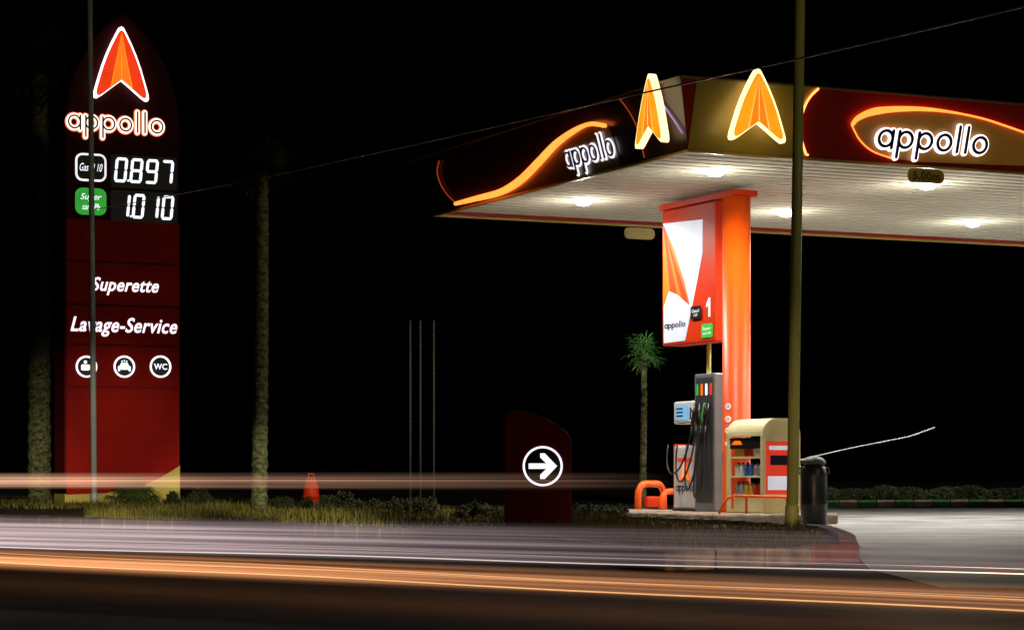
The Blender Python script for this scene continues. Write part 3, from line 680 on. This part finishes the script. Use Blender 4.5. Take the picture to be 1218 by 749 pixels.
# ---------------------------------------------------------------- light trails over the road
def trail_mat(name,c0,c1,strength,fade,nscale=26,thr=.42,seed=0,width=.3,pw=1.7):
    m,n,l=nodes(name)
    for x in list(n):
        if x.type!='OUTPUT_MATERIAL': n.remove(x)
    out=[x for x in n if x.type=='OUTPUT_MATERIAL'][0]
    tc=n.new('ShaderNodeUVMap'); sp=n.new('ShaderNodeSeparateXYZ'); l.new(tc.outputs['UV'],sp.inputs[0])
    mp=n.new('ShaderNodeMapping'); mp.inputs['Scale'].default_value=(1.2,nscale,1); mp.inputs['Location'].default_value=(seed,seed*3.1,0); l.new(tc.outputs['UV'],mp.inputs['Vector'])
    t=n.new('ShaderNodeTexNoise'); t.inputs['Scale'].default_value=1; t.inputs['Detail'].default_value=5; l.new(mp.outputs['Vector'],t.inputs['Vector'])
    r=n.new('ShaderNodeMapRange'); r.inputs['From Min'].default_value=thr-.12; r.inputs['From Max'].default_value=.72; l.new(t.outputs['Fac'],r.inputs['Value'])
    ad=n.new('ShaderNodeMath'); ad.operation='POWER'; ad.inputs[1].default_value=pw; l.new(r.outputs['Result'],ad.inputs[0])
    ev=n.new('ShaderNodeValToRGB'); cr=ev.color_ramp; cr.interpolation='EASE'; cr.elements[0].color=(0,0,0,1); cr.elements[1].color=(0,0,0,1); e=cr.elements.new(width); e.color=(1,1,1,1); e=cr.elements.new(max(.6,width+.1)); e.color=(.6,.6,.6,1)
    l.new(sp.outputs['Y'],ev.inputs['Fac'])
    fd=n.new('ShaderNodeValToRGB'); cr=fd.color_ramp; cr.elements[0].position=fade[0][0]; cr.elements[0].color=(*[fade[0][1]]*3,1); cr.elements[1].position=fade[-1][0]; cr.elements[1].color=(*[fade[-1][1]]*3,1)
    for p,v in fade[1:-1]: e=cr.elements.new(p); e.color=(v,v,v,1)
    l.new(sp.outputs['X'],fd.inputs['Fac'])
    a=n.new('ShaderNodeMath'); a.operation='MULTIPLY'; l.new(ad.outputs[0],a.inputs[0]); l.new(ev.outputs['Color'],a.inputs[1])
    b=n.new('ShaderNodeMath'); b.operation='MULTIPLY'; l.new(a.outputs[0],b.inputs[0]); l.new(fd.outputs['Color'],b.inputs[1])
    c=n.new('ShaderNodeMath'); c.operation='MULTIPLY'; c.inputs[1].default_value=strength; l.new(b.outputs[0],c.inputs[0])
    mx=n.new('ShaderNodeMix'); mx.data_type='RGBA'; mx.inputs[6].default_value=(*c0,1); mx.inputs[7].default_value=(*c1,1); l.new(t.outputs['Fac'],mx.inputs[0])
    em=n.new('ShaderNodeEmission'); l.new(mx.outputs[2],em.inputs['Color']); l.new(c.outputs[0],em.inputs['Strength'])
    tr=n.new('ShaderNodeBsdfTransparent'); ash=n.new('ShaderNodeAddShader'); l.new(em.outputs[0],ash.inputs[0]); l.new(tr.outputs[0],ash.inputs[1]); l.new(ash.outputs[0],out.inputs['Surface'])
    return m
def sheet(pL,pR,z0,z1,mat,label,bend=0):
    bm=bmesh.new(); uvl=bm.loops.layers.uv.new('UVMap'); n=40; rows=[]
    for i in range(n+1):
        t=i/n; p=pL.lerp(pR,t); dz=bend*math.sin(t*math.pi); rows.append((bm.verts.new((p.x,p.y,z0+dz)),bm.verts.new((p.x,p.y,z1+dz)),t))
    for a,b in zip(rows[:-1],rows[1:]):
        f=bm.faces.new((a[0],b[0],b[1],a[1]))
        for lp,q in zip(f.loops,((a[2],0),(b[2],0),(b[2],1),(a[2],1))): lp[uvl].uv=q
    me=bpy.data.meshes.new('light_trail'); bm.to_mesh(me); bm.free(); me.materials.append(mat)
    o=bpy.data.objects.new('light_trail',me); COL.objects.link(o); tag(o,label,'light trail','vehicle light trails over the road'); return o
def ends(yL,yR,z,ext=.35):
    a=gp(0,yL,z); b=gp(1218,yR,z); a.z=b.z=0; return a+(a-b)*ext, b+(b-a)*ext
a,b=ends(652,686,.30)
sheet(a,b,.29,.48,trail_mat('trail mauve',(.68,.46,.46),(.88,.70,.74),2.0,[(0,1),(.35,.85),(.48,.42),(.62,.16),(1,.05)],12,.30,1,.26,1.3),'wide hazy mauve white light band across the road')
a,b=ends(676,731,.30)
sheet(a,b,.29,.385,trail_mat('trail orange',(1,.25,.06),(1,.52,.24),1.8,[(0,1),(.35,.9),(.6,.45),(1,.28)],9,.30,4,.55,1.3),'bright orange light band along the near lane')
sheet(a+Vector((0,-.2,0)),b+Vector((0,-.2,0)),.19,.32,trail_mat('trail brown',(.5,.16,.05),(.6,.22,.08),.07,[(0,.7),(.4,.8),(.6,.9),(1,.8)],3,.15,9,.6,1),'dim brown glow band below the orange light band')
a=at(-300,572,17); b=at(800,572,13); a.z=b.z=0
sheet(a,b,.585,.70,trail_mat('trail peach',(1,.40,.20),(1,.66,.46),1.7,[(0,1),(.42,1),(.58,.4),(.8,.2),(1,0)],6,.30,2,.5,1.5),'peach light band at eye height on the left')
def streak(yL,yR,z,r,c,s,label):
    a=gp(0,yL,z); b=gp(1218,yR,z); d=b-a; a2=a-d*.3; b2=b+d*.3
    m=MB(); m.tube([a2.lerp(b2,i/20)+Vector((0,0,.003*math.sin(i*.9))) for i in range(21)],r,6)
    o=m.build('light_trail',emis('streak',c,s)); tag(o,label,'light trail','vehicle light trails over the road')
streak(650,683,.30,.0026,(1,.82,.72),.7,'thin warm white light streak along the lower edge of the mauve band')
streak(641,677,.32,.0012,(1,.8,.8),.30,'very thin pinkish light streak inside the mauve band')
streak(657,714,.33,.0016,(1,.5,.2),.6,'thin amber light streak along the top of the orange band')
streak(668,727,.30,.0022,(1,.52,.2),.8,'thin amber light streak, lowest of those in the orange band')
streak(663,711,.32,.0012,(1,.6,.3),.5,'very thin amber light streak in the middle of the orange band')
# ---------------------------------------------------------------- light
w=bpy.data.worlds.new('World'); S.world=w; w.use_nodes=True; n=w.node_tree.nodes; l=w.node_tree.links
sky=n.new('ShaderNodeTexSky'); sky.sky_type='NISHITA'; sky.sun_disc=False; sky.sun_elevation=math.radians(30); sky.sun_rotation=math.radians(150)
l.new(sky.outputs[0],n['Background'].inputs['Color']); n['Background'].inputs['Strength'].default_value=.00002
def sun(d,e,c,ang=3):
    ld=bpy.data.lights.new('night_glow','SUN'); ld.energy=e; ld.color=c; ld.angle=math.radians(ang)
    o=bpy.data.objects.new('night_glow',ld); COL.objects.link(o); o.rotation_euler=Vector(d).to_track_quat('-Z','Y').to_euler()
sun((-.55,.8,-.42),.16,(1,.86,.5))
def spot(loc,tgt,p,size,c,blend=.9):
    ld=bpy.data.lights.new('added_spot','SPOT'); ld.energy=p; ld.color=c; ld.spot_size=math.radians(size); ld.spot_blend=blend; ld.shadow_soft_size=.08
    o=bpy.data.objects.new('added_spot',ld); COL.objects.link(o); o.location=loc; o.rotation_euler=(Vector(tgt)-Vector(loc)).to_track_quat('-Z','Y').to_euler()
spot((1.5,6,.75),(-4.4,42,.4),34000,4.6,(1,.95,.65))  # unseen spots added as passing headlights on the palm trunks and tower
spot((-1.5,9,.75),(-9.5,56,1.0),34000,8,(1,.90,.65))
spot((-3,9,.75),(-12.2,61,.6),24000,4.2,(1,.95,.65))
# unseen spot added to brighten the kerb end, grass and pole foot
spot((1.6,5.5,.8),(2.6,19.5,.1),2600,17,(1,.72,.45))
# unseen spot added under the canopy rear to brighten the small palm
spot(tuple(A+V*8.0+Vector((0,0,-.3))),(pb.x,pb.y,ph),1500,11,(.95,1,.8))
cam=bpy.data.cameras.new('Camera'); co_=bpy.data.objects.new('Camera',cam); COL.objects.link(co_)
co_.location=(0,0,H); co_.rotation_euler=(math.pi/2,0,0); cam.sensor_width=36; cam.lens=36*F/1218; cam.shift_y=(570-374.5)/1218; cam.clip_end=2000
S.camera=co_
S.view_settings.view_transform='Standard'; S.view_settings.look='None'; S.view_settings.exposure=0
for o in bpy.data.objects:
    if 'bz' in o: del o['bz']
